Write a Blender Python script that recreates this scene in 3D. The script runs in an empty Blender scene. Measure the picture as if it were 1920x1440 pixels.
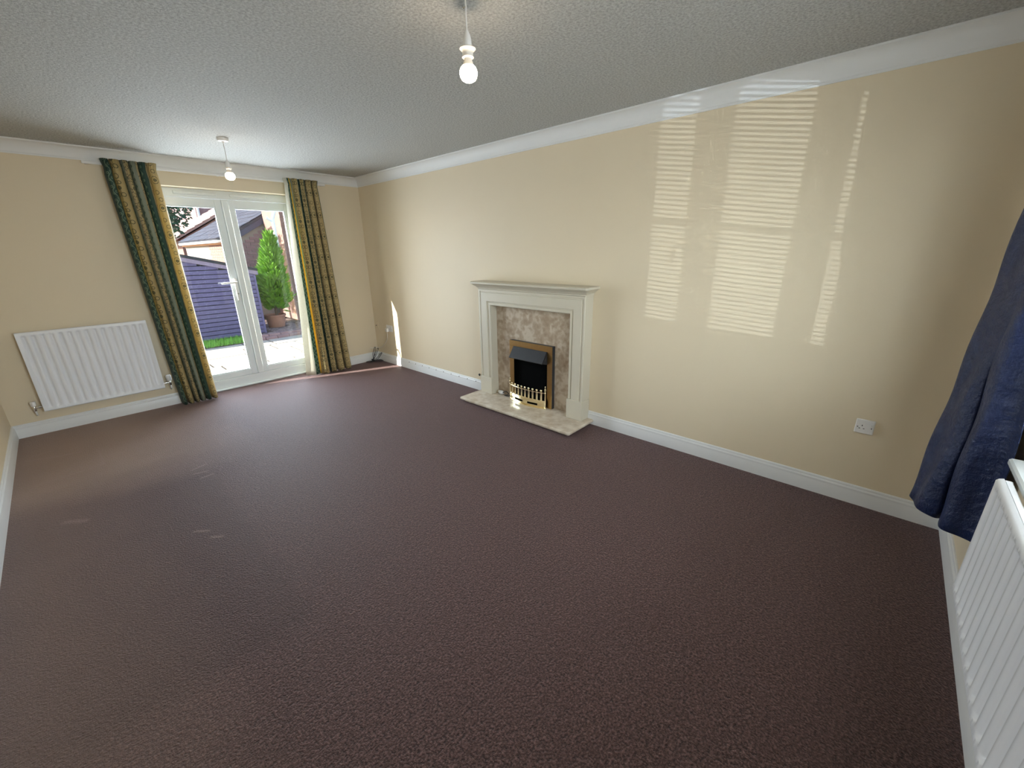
import bpy, math, random
from mathutils import Vector, Matrix
random.seed(7)
sc = bpy.context.scene
COL = sc.collection

# ---------------------------------------------------------------- camera
W, L, H = 3.52, 5.873, 2.40            # room: x 0..W, y 0 (front wall)..L (garden wall)
cam_d = bpy.data.cameras.new('camera'); cam = bpy.data.objects.new('camera', cam_d); COL.objects.link(cam)
cam_d.sensor_fit = 'HORIZONTAL'; cam_d.sensor_width = 36.0; cam_d.lens = 36.0 * 766.9 / 1920.0
cam_d.clip_start = 0.02; cam_d.clip_end = 300
yaw, pitch, roll = 0.826187, 0.319419, -0.0171763
fw = Vector((math.sin(yaw) * math.cos(pitch), math.cos(yaw) * math.cos(pitch), -math.sin(pitch)))
rt = Vector((math.cos(yaw), -math.sin(yaw), 0)); up = rt.cross(fw)
r2 = math.cos(roll) * rt + math.sin(roll) * up; u2 = -math.sin(roll) * rt + math.cos(roll) * up
m = Matrix((r2, u2, -fw)).transposed().to_4x4(); m.translation = Vector((0.53964, 0.46430, 1.51167))
cam.matrix_world = m
sc.camera = cam

# ---------------------------------------------------------------- world, sun, daylight, exposure
world = bpy.data.worlds.new('sky'); sc.world = world; world.use_nodes = True
wn = world.node_tree; bg = wn.nodes['Background']
sky = wn.nodes.new('ShaderNodeTexSky'); sky.sky_type = 'NISHITA'; sky.sun_disc = False
sky.sun_elevation = math.radians(30); sky.sun_rotation = math.radians(-68)
wn.links.new(sky.outputs[0], bg.inputs[0]); bg.inputs[1].default_value = 0.50

def light(name, kind, loc, direction, energy, color, **kw):
    d = bpy.data.lights.new(name, kind); o = bpy.data.objects.new(name, d); COL.objects.link(o)
    o.location = loc; o.rotation_euler = Vector(direction).to_track_quat('-Z', 'Y').to_euler()
    d.energy = energy; d.color = color
    for k, v in kw.items(): setattr(d, k, v)
    return o
light('sun', 'SUN', (-6, 9, 6), (1, -0.40, -0.625), 20.0, (1.0, 0.95, 0.86), angle=0.004)
# daylight arriving through the glazed garden doors and through the front window
light('door_daylight', 'AREA', (1.99, 6.30, 1.12), (0, -1, -0.12), 165, (0.76, 0.87, 1.0), shape='RECTANGLE', size=1.5, size_y=2.1)
light('window_daylight', 'AREA', (1.78, -0.42, 1.47), (0, 1, -0.05), 160, (0.84, 0.92, 1.0), shape='RECTANGLE', size=1.8, size_y=1.3)
# low sun thrown back by glass across the road, through the blind onto the fireplace wall
SRC = Vector((-7.682, -7.580, 0.42)); AIM = Vector((1.78, -.2, 1.47))
light('reflected_sun', 'SPOT', SRC, AIM - SRC, 2700, (0.80, 0.89, 1.0), spot_size=math.radians(14), spot_blend=0.3, shadow_soft_size=0.008)
sc.view_settings.view_transform = 'Standard'; sc.view_settings.look = 'None'
sc.view_settings.gamma = 1.0; sc.view_settings.use_curve_mapping = False
sc.view_settings.exposure = 0.0

# ---------------------------------------------------------------- helpers
class MB:
    def __init__(s): s.v = []; s.f = []; s.uv = {}
    def box(s, x0, x1, y0, y1, z0, z1):
        n = len(s.v)
        s.v += [(x, y, z) for z in (z0, z1) for y in (y0, y1) for x in (x0, x1)]
        s.f += [tuple(n + i for i in q) for q in ((0, 2, 3, 1), (4, 5, 7, 6), (0, 1, 5, 4), (2, 6, 7, 3), (0, 4, 6, 2), (1, 3, 7, 5))]
        return s
    def bbox(s, x0, x1, y0, y1, z0, z1, b=0.003):           # box with chamfered edges
        n = len(s.v); c = [(x0, x1), (y0, y1), (z0, z1)]; idx = {}
        for sx in (0, 1):
            for sy in (0, 1):
                for sz in (0, 1):
                    sg = (sx, sy, sz)
                    for ax in range(3):
                        p = []
                        for a in range(3):
                            e = c[a][sg[a]]
                            p.append(e if a == ax else e + (b if sg[a] == 0 else -b))
                        idx[(sg, ax)] = len(s.v); s.v.append(tuple(p))
        for ax in range(3):
            a1, a2 = [a for a in range(3) if a != ax]
            for e in (0, 1):
                q = []
                for (i, j) in ((0, 0), (1, 0), (1, 1), (0, 1)):
                    g = [0, 0, 0]; g[ax] = e; g[a1] = i; g[a2] = j; q.append(idx[(tuple(g), ax)])
                s.f.append(tuple(q))
            for i in (0, 1):
                for j in (0, 1):
                    g0 = [0, 0, 0]; g0[a1] = i; g0[a2] = j; g1 = list(g0); g1[ax] = 1
                    g0, g1 = tuple(g0), tuple(g1)
                    s.f.append((idx[(g0, a1)], idx[(g1, a1)], idx[(g1, a2)], idx[(g0, a2)]))
        for sx in (0, 1):
            for sy in (0, 1):
                for sz in (0, 1):
                    s.f.append(tuple(idx[((sx, sy, sz), a)] for a in range(3)))
        return s
    def loft(s, rings, closed=True, caps=True):
        n = len(s.v); k = len(rings[0])
        for r in rings: s.v += [tuple(p) for p in r]
        for i in range(len(rings) - 1):
            for j in range(k if closed else k - 1):
                a = n + i * k + j; b = n + i * k + (j + 1) % k
                s.f.append((a, b, b + k, a + k))
        if caps and closed:
            s.f.append(tuple(n + j for j in range(k))[::-1]); s.f.append(tuple(n + (len(rings) - 1) * k + j for j in range(k)))
        return s
    def lathe(s, prof, c=(0, 0, 0), axis='z', seg=20):
        rings = []
        for r, h in prof:
            ring = []
            for j in range(seg):
                a = 2 * math.pi * j / seg; x, y = r * math.cos(a), r * math.sin(a)
                p = {'z': (x, y, h), 'y': (x, h, y), 'x': (h, x, y)}[axis]
                ring.append((c[0] + p[0], c[1] + p[1], c[2] + p[2]))
            rings.append(ring)
        return s.loft(rings)
    def tube(s, pts, r, seg=8):
        pts = [Vector(p) for p in pts]; rings = []
        for i, p in enumerate(pts):
            t = (pts[min(i + 1, len(pts) - 1)] - pts[max(i - 1, 0)]).normalized()
            a = t.cross(Vector((0, 0, 1)) if abs(t.z) < .9 else Vector((1, 0, 0))).normalized(); b = t.cross(a)
            rr = r[i] if isinstance(r, (list, tuple)) else r
            rings.append([p + rr * (math.cos(2 * math.pi * j / seg) * a + math.sin(2 * math.pi * j / seg) * b) for j in range(seg)])
        return s.loft(rings)
    def prism(s, poly, axis, a0, a1):                          # poly of 2D points extruded along an axis
        def P(p, a): return {'x': (a, p[0], p[1]), 'y': (p[0], a, p[1]), 'z': (p[0], p[1], a)}[axis]
        return s.loft([[P(p, a0) for p in poly], [P(p, a1) for p in poly]])
    def ball(s, c, r, seg=12, n=8, sz=1.0):
        prof = [(max(1e-4, r * math.sin(math.pi * i / n)), -r * sz * math.cos(math.pi * i / n)) for i in range(n + 1)]
        return s.lathe(prof, c, 'z', seg)
    def mesh(s, name):
        me = bpy.data.meshes.new(name); me.from_pydata(s.v, [], s.f); me.validate(); 
        import bmesh as _b
        bm = _b.new(); bm.from_mesh(me); _b.ops.recalc_face_normals(bm, faces=bm.faces); bm.to_mesh(me); bm.free()
        return me

def link(name, me, mat, parent=None, smooth=False, ang=40):
    o = bpy.data.objects.new(name, me); COL.objects.link(o)
    if mat and not me.materials: me.materials.append(mat)
    if parent: o.parent = parent
    if smooth:
        for p in me.polygons: p.use_smooth = True
        md = o.modifiers.new('edges', 'EDGE_SPLIT'); md.split_angle = math.radians(ang)
    return o
def obj(name, mb, mat, parent=None, smooth=False, ang=40):
    return link(name, mb.mesh(name), mat, parent, smooth, ang)
def empty(name, loc=(0, 0, 0), rz=0):
    o = bpy.data.objects.new(name, None); COL.objects.link(o); o.location = loc; o.rotation_euler = (0, 0, rz)
    o.empty_display_size = 0.1; return o
def tag(o, label=None, cat=None, group=None, kind=None):
    if label: o['label'] = label
    if cat: o['category'] = cat
    if group: o['group'] = group
    if kind: o['kind'] = kind
    return o
def struct(o, label=None): o['kind'] = 'structure'; return tag(o, label) if label else o
def catmull(pts, n):
    pts = [Vector(p) for p in pts]; out = []
    for i in range(len(pts) - 1):
        p0, p1, p2, p3 = pts[max(i - 1, 0)], pts[i], pts[i + 1], pts[min(i + 2, len(pts) - 1)]
        for k in range(n):
            t = k / n
            out.append(0.5 * ((2 * p1) + (p2 - p0) * t + (2 * p0 - 5 * p1 + 4 * p2 - p3) * t * t + (3 * p1 - p0 - 3 * p2 + p3) * t ** 3))
    out.append(pts[-1]); return out

# ---------------------------------------------------------------- materials
class NT:
    def __init__(s, name):
        s.m = bpy.data.materials.new(name); s.m.use_nodes = True; s.t = s.m.node_tree
        s.b = s.t.nodes['Principled BSDF']; s.out = s.t.nodes['Material Output']
    def n(s, k, **kw):
        nd = s.t.nodes.new(k)
        for a, v in kw.items():
            if a.startswith('i_'):
                key = a[2:]; nd.inputs[int(key) if key.isdigit() else key].default_value = v
            else: setattr(nd, a, v)
        return nd
    def l(s, a, b): s.t.links.new(a, b)
    def math(s, op, a, b=None, c=None, clamp=False):
        nd = s.t.nodes.new('ShaderNodeMath'); nd.operation = op; nd.use_clamp = clamp
        for i, x in enumerate((a, b, c)):
            if x is None: continue
            if isinstance(x, (int, float)): nd.inputs[i].default_value = x
            else: s.l(x, nd.inputs[i])
        return nd.outputs[0]
    def mix(s, f, a, b):
        nd = s.t.nodes.new('ShaderNodeMix'); nd.data_type = 'RGBA'
        for i, x in ((0, f), (6, a), (7, b)):
            if isinstance(x, (int, float)): nd.inputs[i].default_value = x
            elif isinstance(x, tuple): nd.inputs[i].default_value = x if len(x) == 4 else (*x, 1)
            else: s.l(x, nd.inputs[i])
        return nd.outputs[2]
    def noise(s, scale, detail=3, rough=.5, vec=None):
        nd = s.n('ShaderNodeTexNoise'); nd.inputs['Scale'].default_value = scale; nd.inputs['Detail'].default_value = detail; nd.inputs['Roughness'].default_value = rough
        if vec is None: vec = s.coord('Object')
        s.l(vec, nd.inputs['Vector']); return nd.outputs['Fac']
    def coord(s, k):
        if not hasattr(s, 'tc'): s.tc = s.n('ShaderNodeTexCoord')
        return s.tc.outputs[k]
    def ramp(s, f, stops, interp='LINEAR'):
        nd = s.n('ShaderNodeValToRGB'); cr = nd.color_ramp; cr.interpolation = interp
        while len(cr.elements) < len(stops): cr.elements.new(0.5)
        for e, (p, c) in zip(cr.elements, stops): e.position = p; e.color = c if len(c) == 4 else (*c, 1)
        s.l(f, nd.inputs[0]); return nd.outputs[0]
    def bump(s, h, strength=.3, dist=.01):
        nd = s.n('ShaderNodeBump'); nd.inputs['Strength'].default_value = strength; nd.inputs['Distance'].default_value = dist
        s.l(h, nd.inputs['Height']); s.l(nd.outputs[0], s.b.inputs['Normal'])
    def set(s, col=None, rough=None, metal=None, **kw):
        if col is not None:
            if isinstance(col, tuple): s.b.inputs['Base Color'].default_value = (*col, 1)
            else: s.l(col, s.b.inputs['Base Color'])
        if rough is not None: s.b.inputs['Roughness'].default_value = rough
        if metal is not None: s.b.inputs['Metallic'].default_value = metal
        for k, v in kw.items(): s.b.inputs[k.replace('_', ' ')].default_value = v
        return s.m
def plain(name, col, rough=.5, metal=0, var=0.06, vs=8, bump=0, bs=200, **kw):
    t = NT(name); f = t.noise(vs, 3)
    c = t.mix(f, tuple(x * (1 - var) for x in col), tuple(min(1, x * (1 + var)) for x in col))
    if bump: t.bump(t.noise(bs, 2), bump, .003)
    return t.set(c, rough, metal, **kw)

M = {}
M['wall'] = plain('wall_paint_cream', (.77, .65, .465), .55, var=.02, vs=2, bump=.12, bs=160)
t = NT('ceiling_stipple'); a = t.noise(85, 4, .65); b = t.noise(30, 2)
t.bump(t.math('ADD', t.math('MULTIPLY', a, .8), t.math('MULTIPLY', b, .3)), 1.0, .018)
M['ceiling'] = t.set(t.ramp(a, [(.36, (.40, .395, .37)), (.62, (.63, .625, .59))]), .8)
M['trim'] = plain('white_gloss_trim', (.80, .80, .79), .28, var=.02)
M['cove'] = plain('white_matt_cove', (.80, .795, .775), .6, var=.02)
M['upvc'] = plain('white_upvc', (.82, .86, .87), .22, var=.015)
M['plastic'] = plain('white_plastic', (.82, .80, .77), .3, var=.015)
M['rad'] = plain('white_radiator_enamel', (.88, .89, .92), .25, var=.01)
M['chrome'] = plain('chrome', (.75, .74, .72), .18, 1)
M['black'] = plain('black_rubber', (.012, .012, .013), .5)
M['darkhole'] = plain('dark_hole', (.01, .01, .01), .9)

# carpet: brown cut pile, unworn darker rectangle where furniture stood
t = NT('carpet_brown'); P = t.coord('Object'); sep = t.n('ShaderNodeSeparateXYZ'); t.l(P, sep.inputs[0])
fib = t.noise(125, 3, .6, P); clump = t.noise(60, 3, .6, P); big = t.noise(1.3, 3, .5, P); wob = t.noise(5, 3, .6, P)
def edge(v, at, w, sign):
    d = t.math('SUBTRACT', v, at) if sign > 0 else t.math('SUBTRACT', at, v)
    d = t.math('ADD', d, t.math('MULTIPLY', t.math('SUBTRACT', wob, .5), .16))
    return t.math('MULTIPLY_ADD', d, 1 / w, .5, clamp=True)
rect = t.math('MULTIPLY', t.math('MULTIPLY', edge(sep.outputs[0], .98, .06, -1), edge(sep.outputs[1], 2.06, .09, 1)), edge(sep.outputs[1], 4.02, .30, -1))
worn = t.math('MAXIMUM', t.math('MULTIPLY', edge(sep.outputs[0], 1.0, .9, -1), edge(sep.outputs[1], 4.15, .6, 1)), t.math('MULTIPLY', edge(sep.outputs[0], .42, .6, -1), .40))
f1 = t.math('MULTIPLY_ADD', fib, .9, t.math('MULTIPLY_ADD', clump, .35, -.06), clamp=True)
c = t.ramp(f1, [(.40, (.016, .006, .0052)), (.56, (.076, .037, .032)), (.76, (.215, .12, .106))])
c = t.mix(t.math('MULTIPLY', rect, .40), c, (.030, .013, .010))
c = t.mix(t.math('MULTIPLY', worn, .85), c, (.38, .27, .205))
c = t.mix(t.math('MULTIPLY_ADD', big, .5, -.12, clamp=True), c, (.038, .021, .018))
def stroke(ax, ay, bx, by, w):
    dx, dy = bx - ax, by - ay; ll = dx * dx + dy * dy
    px = t.math('SUBTRACT', sep.outputs[0], ax); py = t.math('SUBTRACT', sep.outputs[1], ay)
    q = t.math('MULTIPLY_ADD', px, dx / ll, t.math('MULTIPLY', py, dy / ll), clamp=True)
    ex = t.math('SUBTRACT', px, t.math('MULTIPLY', q, dx)); ey = t.math('SUBTRACT', py, t.math('MULTIPLY', q, dy))
    d = t.math('SQRT', t.math('ADD', t.math('MULTIPLY', ex, ex), t.math('MULTIPLY', ey, ey)))
    d = t.math('ADD', d, t.math('MULTIPLY', t.math('SUBTRACT', clump, .5), .03))
    return t.math('MULTIPLY_ADD', d, -1 / w, 1.0, clamp=True)
crease = 0.0
for a_ in ((.07, 5.19, .22, 5.12, .018), (.22, 5.12, .36, 5.09, .020), (.10, 5.28, .2, 5.3, .014), (.12, 4.60, .47, 4.66, .012), (.47, 4.66, .47, 5.05, .010), (.90, 4.02, .99, 4.05, .012), (.90, 3.94, .97, 3.92, .012), (.92, 3.83, .99, 3.84, .012), (.75, 3.15, .80, 3.10, .015), (.80, 3.02, .84, 2.98, .015), (.25, 3.85, .33, 3.78, .03)):
    crease = t.math('MAXIMUM', crease, stroke(*a_))
c = t.mix(t.math('MULTIPLY', crease, .45), c, (.36, .25, .22))
t.bump(f1, 1.0, .012)
t.b.inputs['Sheen Weight'].default_value = .34; t.b.inputs['Sheen Roughness'].default_value = .42; t.b.inputs['Sheen Tint'].default_value = (.90, .66, .66, 1)
M['carpet'] = t.set(c, .60, Specular_IOR_Level=.26)

# glass: clear, fresnel reflection only
def glassmat(name, tint=(.97, .985, .98)):
    t = NT(name); tr = t.n('ShaderNodeBsdfTransparent'); tr.inputs[0].default_value = (*tint, 1)
    gl = t.n('ShaderNodeBsdfGlossy'); gl.inputs['Roughness'].default_value = .01
    fr = t.n('ShaderNodeLayerWeight'); fr.inputs[0].default_value = .5
    fac = t.math('MULTIPLY_ADD', t.math('POWER', fr.outputs['Facing'], 5), .6, .03)
    mx = t.n('ShaderNodeMixShader'); t.l(fac, mx.inputs[0]); t.l(tr.outputs[0], mx.inputs[1]); t.l(gl.outputs[0], mx.inputs[2])
    t.l(mx.outputs[0], t.out.inputs[0]); t.t.nodes.remove(t.b); return t.m
M['glass'] = glassmat('clear_glazing')

def marble(name, lo, mid, hi, sc_=9, rough=.22):
    t = NT(name); P = t.coord('Object'); n1 = t.noise(sc_, 6, .62, P); n2 = t.noise(sc_ * 3.2, 5, .6, P)
    vo = t.n('ShaderNodeTexVoronoi'); vo.inputs['Scale'].default_value = sc_ * 2.2; vo.feature = 'SMOOTH_F1'
    ad = t.n('ShaderNodeVectorMath'); ad.operation = 'ADD'; t.l(P, ad.inputs[0]); sclv = t.n('ShaderNodeVectorMath'); sclv.operation = 'SCALE'; sclv.inputs[3].default_value = .12
    nz = t.n('ShaderNodeTexNoise'); nz.inputs['Scale'].default_value = sc_; t.l(P, nz.inputs['Vector']); t.l(nz.outputs['Color'], sclv.inputs[0]); t.l(sclv.outputs[0], ad.inputs[1]); t.l(ad.outputs[0], vo.inputs['Vector'])
    f = t.math('ADD', t.math('MULTIPLY', n1, .55), t.math('ADD', t.math('MULTIPLY', n2, .3), t.math('MULTIPLY', vo.outputs['Distance'], .32)))
    return t.set(t.ramp(f, [(.40, lo), (.54, mid), (.66, hi)]), rough)
M['marble'] = marble('beige_marble_back', (.36, .27, .19), (.46, .36, .26), (.60, .51, .40))
M['hearth'] = marble('beige_marble_hearth', (.56, .45, .34), (.64, .54, .42), (.74, .65, .53), 8, .15)
M['surround'] = plain('sage_cream_paint', (.635, .58, .46), .38, var=.02)
M['brass'] = plain('polished_brass', (.96, .84, .56), .16, 1, var=.03)
M['brushbrass'] = plain('brushed_brass', (.50, .32, .13), .30, 1, var=.08, vs=40)
M['canopy'] = plain('charcoal_metal', (.035, .037, .042), .4, .2)
M['firebox'] = plain('black_firebox', (.003, .003, .003), 1.0, Specular_IOR_Level=.05)
M['bulb_white'] = plain('bulb_collar_white', (.85, .80, .72), .4)
t = NT('lit_bulb_glass'); t.b.inputs['Emission Color'].default_value = (1, .80, .57, 1); t.b.inputs['Emission Strength'].default_value = 54
M['bulb'] = t.set((.9, .85, .75), .3)

# patterned curtain: banded colours over UV0.x, motifs in band-local metres in 'motif' UV
def curtain_mat(name, bands):
    t = NT(name)
    uv0 = t.n('ShaderNodeUVMap'); uv0.uv_map = 'band'; uv1 = t.n('ShaderNodeUVMap'); uv1.uv_map = 'motif'
    s0 = t.n('ShaderNodeSeparateXYZ'); t.l(uv0.outputs[0], s0.inputs[0]); s1 = t.n('ShaderNodeSeparateXYZ'); t.l(uv1.outputs[0], s1.inputs[0])
    u, v = s1.outputs[0], s1.outputs[1]
    base = []; mot = []; sel = []
    for kind, pos in bands:
        cols = KIND[kind]; base.append((pos, cols[0])); mot.append((pos, cols[1])); sel.append((pos, (cols[2],) * 3))
    cb = t.ramp(s0.outputs[0], base, 'CONSTANT'); cm = t.ramp(s0.outputs[0], mot, 'CONSTANT'); cs = t.ramp(s0.outputs[0], sel, 'CONSTANT')
    def ring(v_, period, cu, cv, r, w):
        vv = t.math('SUBTRACT', t.math('MODULO', v_, period), cv); uu = t.math('SUBTRACT', u, cu)
        d = t.math('SQRT', t.math('ADD', t.math('MULTIPLY', uu, uu), t.math('MULTIPLY', vv, vv)))
        return t.math('LESS_THAN', t.math('ABSOLUTE', t.math('SUBTRACT', d, r)), w)
    def wave(period, amp, w, ph=0):
        s = t.math('SINE', t.math('MULTIPLY_ADD', v, 2 * math.pi / period, ph))
        return t.math('LESS_THAN', t.math('ABSOLUTE', t.math('SUBTRACT', u, t.math('MULTIPLY', s, amp))), w)
    mx = lambda *a: a[0] if len(a) == 1 else t.math('MAXIMUM', a[0], mx(*a[1:]))
    scroll = mx(ring(v, .24, 0, .05, .030, .0026), ring(v, .24, .004, .05, .008, .005), ring(v, .24, .010, .125, .015, .0024), ring(v, .24, -.008, .185, .017, .0024))
    damask = mx(ring(v, .23, .018, .04, .016, .003), ring(v, .23, -.018, .04, .016, .003), ring(v, .23, 0, .095, .010, .007), ring(v, .23, .012, .140, .012, .0028), ring(v, .23, -.012, .140, .012, .0028), ring(v, .23, 0, .190, .020, .0028), wave(.23, .005, .0022))
    vine = mx(wave(.11, .014, .0045), ring(v, .055, .012, .027, .008, .0035), ring(v, .055, -.013, .01, .008, .0035))
    f = t.math('ADD', t.math('MULTIPLY', t.math('LESS_THAN', cs, .15), 0),
        t.math('ADD', t.math('MULTIPLY', scroll, t.math('COMPARE', cs, .3, .1)), t.math('ADD', t.math('MULTIPLY', damask, t.math('COMPARE', cs, .6, .1)), t.math('MULTIPLY', vine, t.math('COMPARE', cs, .9, .1)))))
    col = t.mix(t.math('MULTIPLY', f, .85), cb, cm)
    col = t.mix(t.math('MULTIPLY', t.noise(60, 3), .25), col, (.10, .09, .06))
    t.set(col, .55); t.b.inputs['Sheen Weight'].default_value = .1
    tl = t.n('ShaderNodeBsdfTranslucent'); t.l(col, tl.inputs[0]); ms = t.n('ShaderNodeMixShader'); ms.inputs[0].default_value = .38
    t.l(t.b.outputs[0], ms.inputs[1]); t.l(tl.outputs[0], ms.inputs[2]); t.l(ms.outputs[0], t.out.inputs[0])
    return t.m
GOLD, DGOLD, GREEN, LEAF, DARK = (.66, .52, .25), (.50, .39, .20), (.022, .080, .058), (.30, .33, .25), (.07, .075, .035)
KIND = {'scroll': (GOLD, DARK, .3), 'damask': ((.60, .47, .21), DARK, .6), 'vine': (GREEN, (.20, .30, .20), .9), 'leaf': (LEAF, (.035, .09, .06), .9),
        'tan': (DGOLD, DARK, .3), 'mint_glow': ((.10, .34, .20), (.45, .60, .45), .9), 'lining': ((.80, .77, .66), (.8, .77, .66), 0.0), 'yellow': ((.72, .47, .06), DARK, .0)}  # mint: glow of sunlit translucent fabric put into the band colour
t = NT('navy_satin'); f = t.noise(5, 4, .6); t.bump(t.noise(14, 5, .65), .7, .03)
t.b.inputs['Sheen Weight'].default_value = .05; t.b.inputs['Sheen Tint'].default_value = (.2, .35, .9, 1)
M['navy'] = t.set(t.mix(f, (.009, .014, .045), (.020, .036, .115)), .42, Specular_IOR_Level=.35)

# garden
M['slab'] = plain('pale_sandstone', (.44, .40, .34), .8, var=.12, vs=3, bump=.3, bs=60)
M['mortar'] = plain('grey_mortar', (.30, .27, .23), .9)
M['joint'] = plain('dark_sand_joint', (.075, .06, .045), .95)
M['grass'] = plain('grass_green', (.20, .46, .06), .6, var=.4, vs=9)
M['soil'] = plain('bark_soil', (.10, .06, .05), .9, var=.4, vs=30)
M['pebble'] = plain('purple_slate_chips', (.24, .17, .16), .7, var=.5, vs=14)
M['brick'] = plain('red_brick', (.25, .14, .115), .85, var=.35, vs=6, bump=.3, bs=70)
M['brick_lilac_shade'] = plain('mauve_shade_brick', (.27, .17, .17), .85, var=.3, vs=7, bump=.3, bs=70)  # mauve puts the shaded gable's purple into the colour; edging and house share it
M['shed'] = plain('navy_stained_timber', (.105, .092, .185), .7, var=.2, vs=6)
M['felt_groove_shade'] = plain('roof_felt_and_groove_shade', (.03, .032, .035), .8)  # roof felt, and the painted groove shade behind the shed boards
M['fascia'] = plain('mauve_grey_trim', (.22, .18, .25), .7)
M['tile'] = plain('dark_slate_tile', (.035, .035, .050), .55, var=.5, vs=5)
M['pinktile'] = plain('pink_clay_tile', (.46, .29, .25), .8, var=.15, vs=4)
M['orange'] = plain('orange_soffit_board', (.48, .22, .08), .6)
M['barge'] = plain('dark_bargeboard', (.05, .055, .10), .35)
M['conifer'] = plain('lime_conifer', (.12, .27, .015), .6, var=.6, vs=11)
M['leafdark'] = plain('dark_leaf', (.035, .095, .05), .45, var=.6, vs=7)
M['bark'] = plain('bark', (.10, .07, .05), .9)
M['terracotta'] = plain('terracotta', (.36, .18, .12), .8, var=.2)

# ================================================================ ROOM SHELL
DX0, DX1, DZ = 1.235, 2.74, 2.15           # garden door opening
WX0, WX1, WZ0, WZ1 = .98, 2.58, .80, 2.14  # front window opening
TH = .30
struct(obj('floor', MB().box(-.3, W + .3, -.3, L + .19, -.12, 0), M['carpet']), 'dark brown cut-pile carpet covering the whole room floor')
struct(obj('ceiling', MB().box(-.3, W + .3, -.3, L + TH, H, H + .2), M['ceiling']))
struct(obj('wall_left', MB().box(-.15, 0, -.3, L + TH, 0, H), M['wall']))
struct(obj('wall_right', MB().box(W, W + .15, -.3, L + TH, 0, H), M['wall']))
struct(obj('wall_back', MB().box(0, DX0, L, L + TH, 0, H).box(DX1, W, L, L + TH, 0, H).box(DX0, DX1, L, L + TH, DZ, H), M['wall']))
struct(obj('wall_front', MB().box(0, WX0, -TH, 0, 0, H).box(WX1, W, -TH, 0, 0, H).box(WX0, WX1, -TH, 0, 0, WZ0).box(WX0, WX1, -TH, 0, WZ1, H), M['wall']))

# coving, mitred in the corners
cv = [(0, H - .102), (.006, H - .102), (.006, H - .092)]
for i in range(9):
    a = math.radians(90 * i / 8); cv.append((.072 - .062 * math.cos(a) , H - .012 - .076 * (1 - math.sin(a))))
cv += [(.078, H - .010), (.088, H - .010), (.088, H), (0, H)]
def run(name, prof, side, a0, a1, mat, mit0=True, mit1=True, label=None):
    r0 = []; r1 = []
    for d, z in prof:
        s0 = a0 + (d if mit0 else 0); s1 = a1 - (d if mit1 else 0)
        f = {'right': lambda s: (W - d, s, z), 'left': lambda s: (d, s, z), 'back': lambda s: (s, L - d, z), 'front': lambda s: (s, d, z)}[side]
        r0.append(f(s0)); r1.append(f(s1))
    return struct(obj(name, MB().loft([r0, r1]), mat, None, True, 30), label)
run('trim_1', cv, 'right', 0, L, M['cove']); run('trim_2', cv, 'back', 0, W, M['cove']); run('trim_3', cv, 'left', 0, L, M['cove']); run('trim_4', cv, 'front', 0, W, M['cove'])
sk = [(0, 0), (.016, 0), (.016, .080), (.0145, .084), (.0145, .087), (.016, .089), (.0155, .096), (.012, .101), (.009, .104), (.009, .107), (.0105, .109), (.009, .115), (.005, .119), (0, .120)]
run('baseboard_right', sk, 'right', 0, 2.275, M['trim'], True, False); run('baseboard_right', sk, 'right', 3.547, L, M['trim'], False, True)
run('baseboard_back', sk, 'back', 0, DX0 - .01, M['trim'], True, False); run('baseboard_back', sk, 'back', DX1 + .01, W, M['trim'], False, True)
run('baseboard_left', sk, 'left', 0, L, M['trim']); run('baseboard_front', sk, 'front', 0, W, M['trim'])

# ---------------------------------------------------------------- garden door (door_1)
door = struct(empty('door_1', (0, 0, 0)), 'white plastic glazed double doors to the garden')
FY0, FY1 = 6.0, 6.07
fr = MB().bbox(DX0, DX0 + .06, FY0, FY1, 0, DZ).bbox(DX1 - .06, DX1, FY0, FY1, 0, DZ).bbox(DX0 + .06, DX1 - .06, FY0, FY1, 2.066, DZ).bbox(DX0 + .06, DX1 - .06, FY0 - .004, FY1, 0, .122)
obj('door_frame', fr, M['upvc'], door)
obj('threshold_bar', MB().bbox(DX0 + .001, DX1 - .001, 5.965, FY0 - .004, 0.0, .022, .006), M['upvc'], door)
def leaf(x0, x1, gx0, gx1):
    z0, z1, gz0, gz1 = .124, 2.064, .188, 1.985; y0, y1 = FY0 + .004, FY1 - .004
    lf = obj('door_leaf', MB().bbox(x0, gx0, y0, y1, z0, z1).bbox(gx1, x1, y0, y1, z0, z1).bbox(gx0, gx1, y0, y1, z0, gz0).bbox(gx0, gx1, y0, y1, gz1, z1), M['upvc'], door)
    b = MB(); w = .012; ym = y0 + .010
    for (a, c, d, e) in ((gx0, gx0 + w, gz0, gz1), (gx1 - w, gx1, gz0, gz1), (gx0 + w, gx1 - w, gz0, gz0 + w), (gx0 + w, gx1 - w, gz1 - w, gz1)): b.bbox(a, c, y0 + .004, ym + .01, d, e, .003)
    obj('glazing_bead', b, M['upvc'], lf)
    obj('glass_pane', MB().box(gx0 + .001, gx1 - .001, ym + .014, ym + .018, gz0 + .001, gz1 - .001), M['glass'], lf)
    return lf
la = leaf(1.297, 1.975, 1.362, 1.914); lb = leaf(1.977, 2.678, 2.088, 2.612)
obj('astragal', MB().bbox(1.976, 2.040, 5.980, FY0 + .003, .124, 2.058, .008), M['upvc'], lb)
hp = MB().bbox(1.932, 1.962, 5.990, FY0 + .003, 1.00, 1.245, .004)
obj('handle_plate', hp, M['plastic'], la)
hl = MB().tube([(1.947, 5.992, 1.200), (1.947, 5.958, 1.200)], .010, 10)
hl.tube([(1.955, 5.957, 1.200), (1.92, 5.955, 1.200), (1.86, 5.953, 1.199), (1.815, 5.955, 1.196), (1.80, 5.960, 1.194)], [.010, .0105, .0105, .010, .008], 10)
obj('handle_lever', hl, M['plastic'], la, True)
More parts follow.
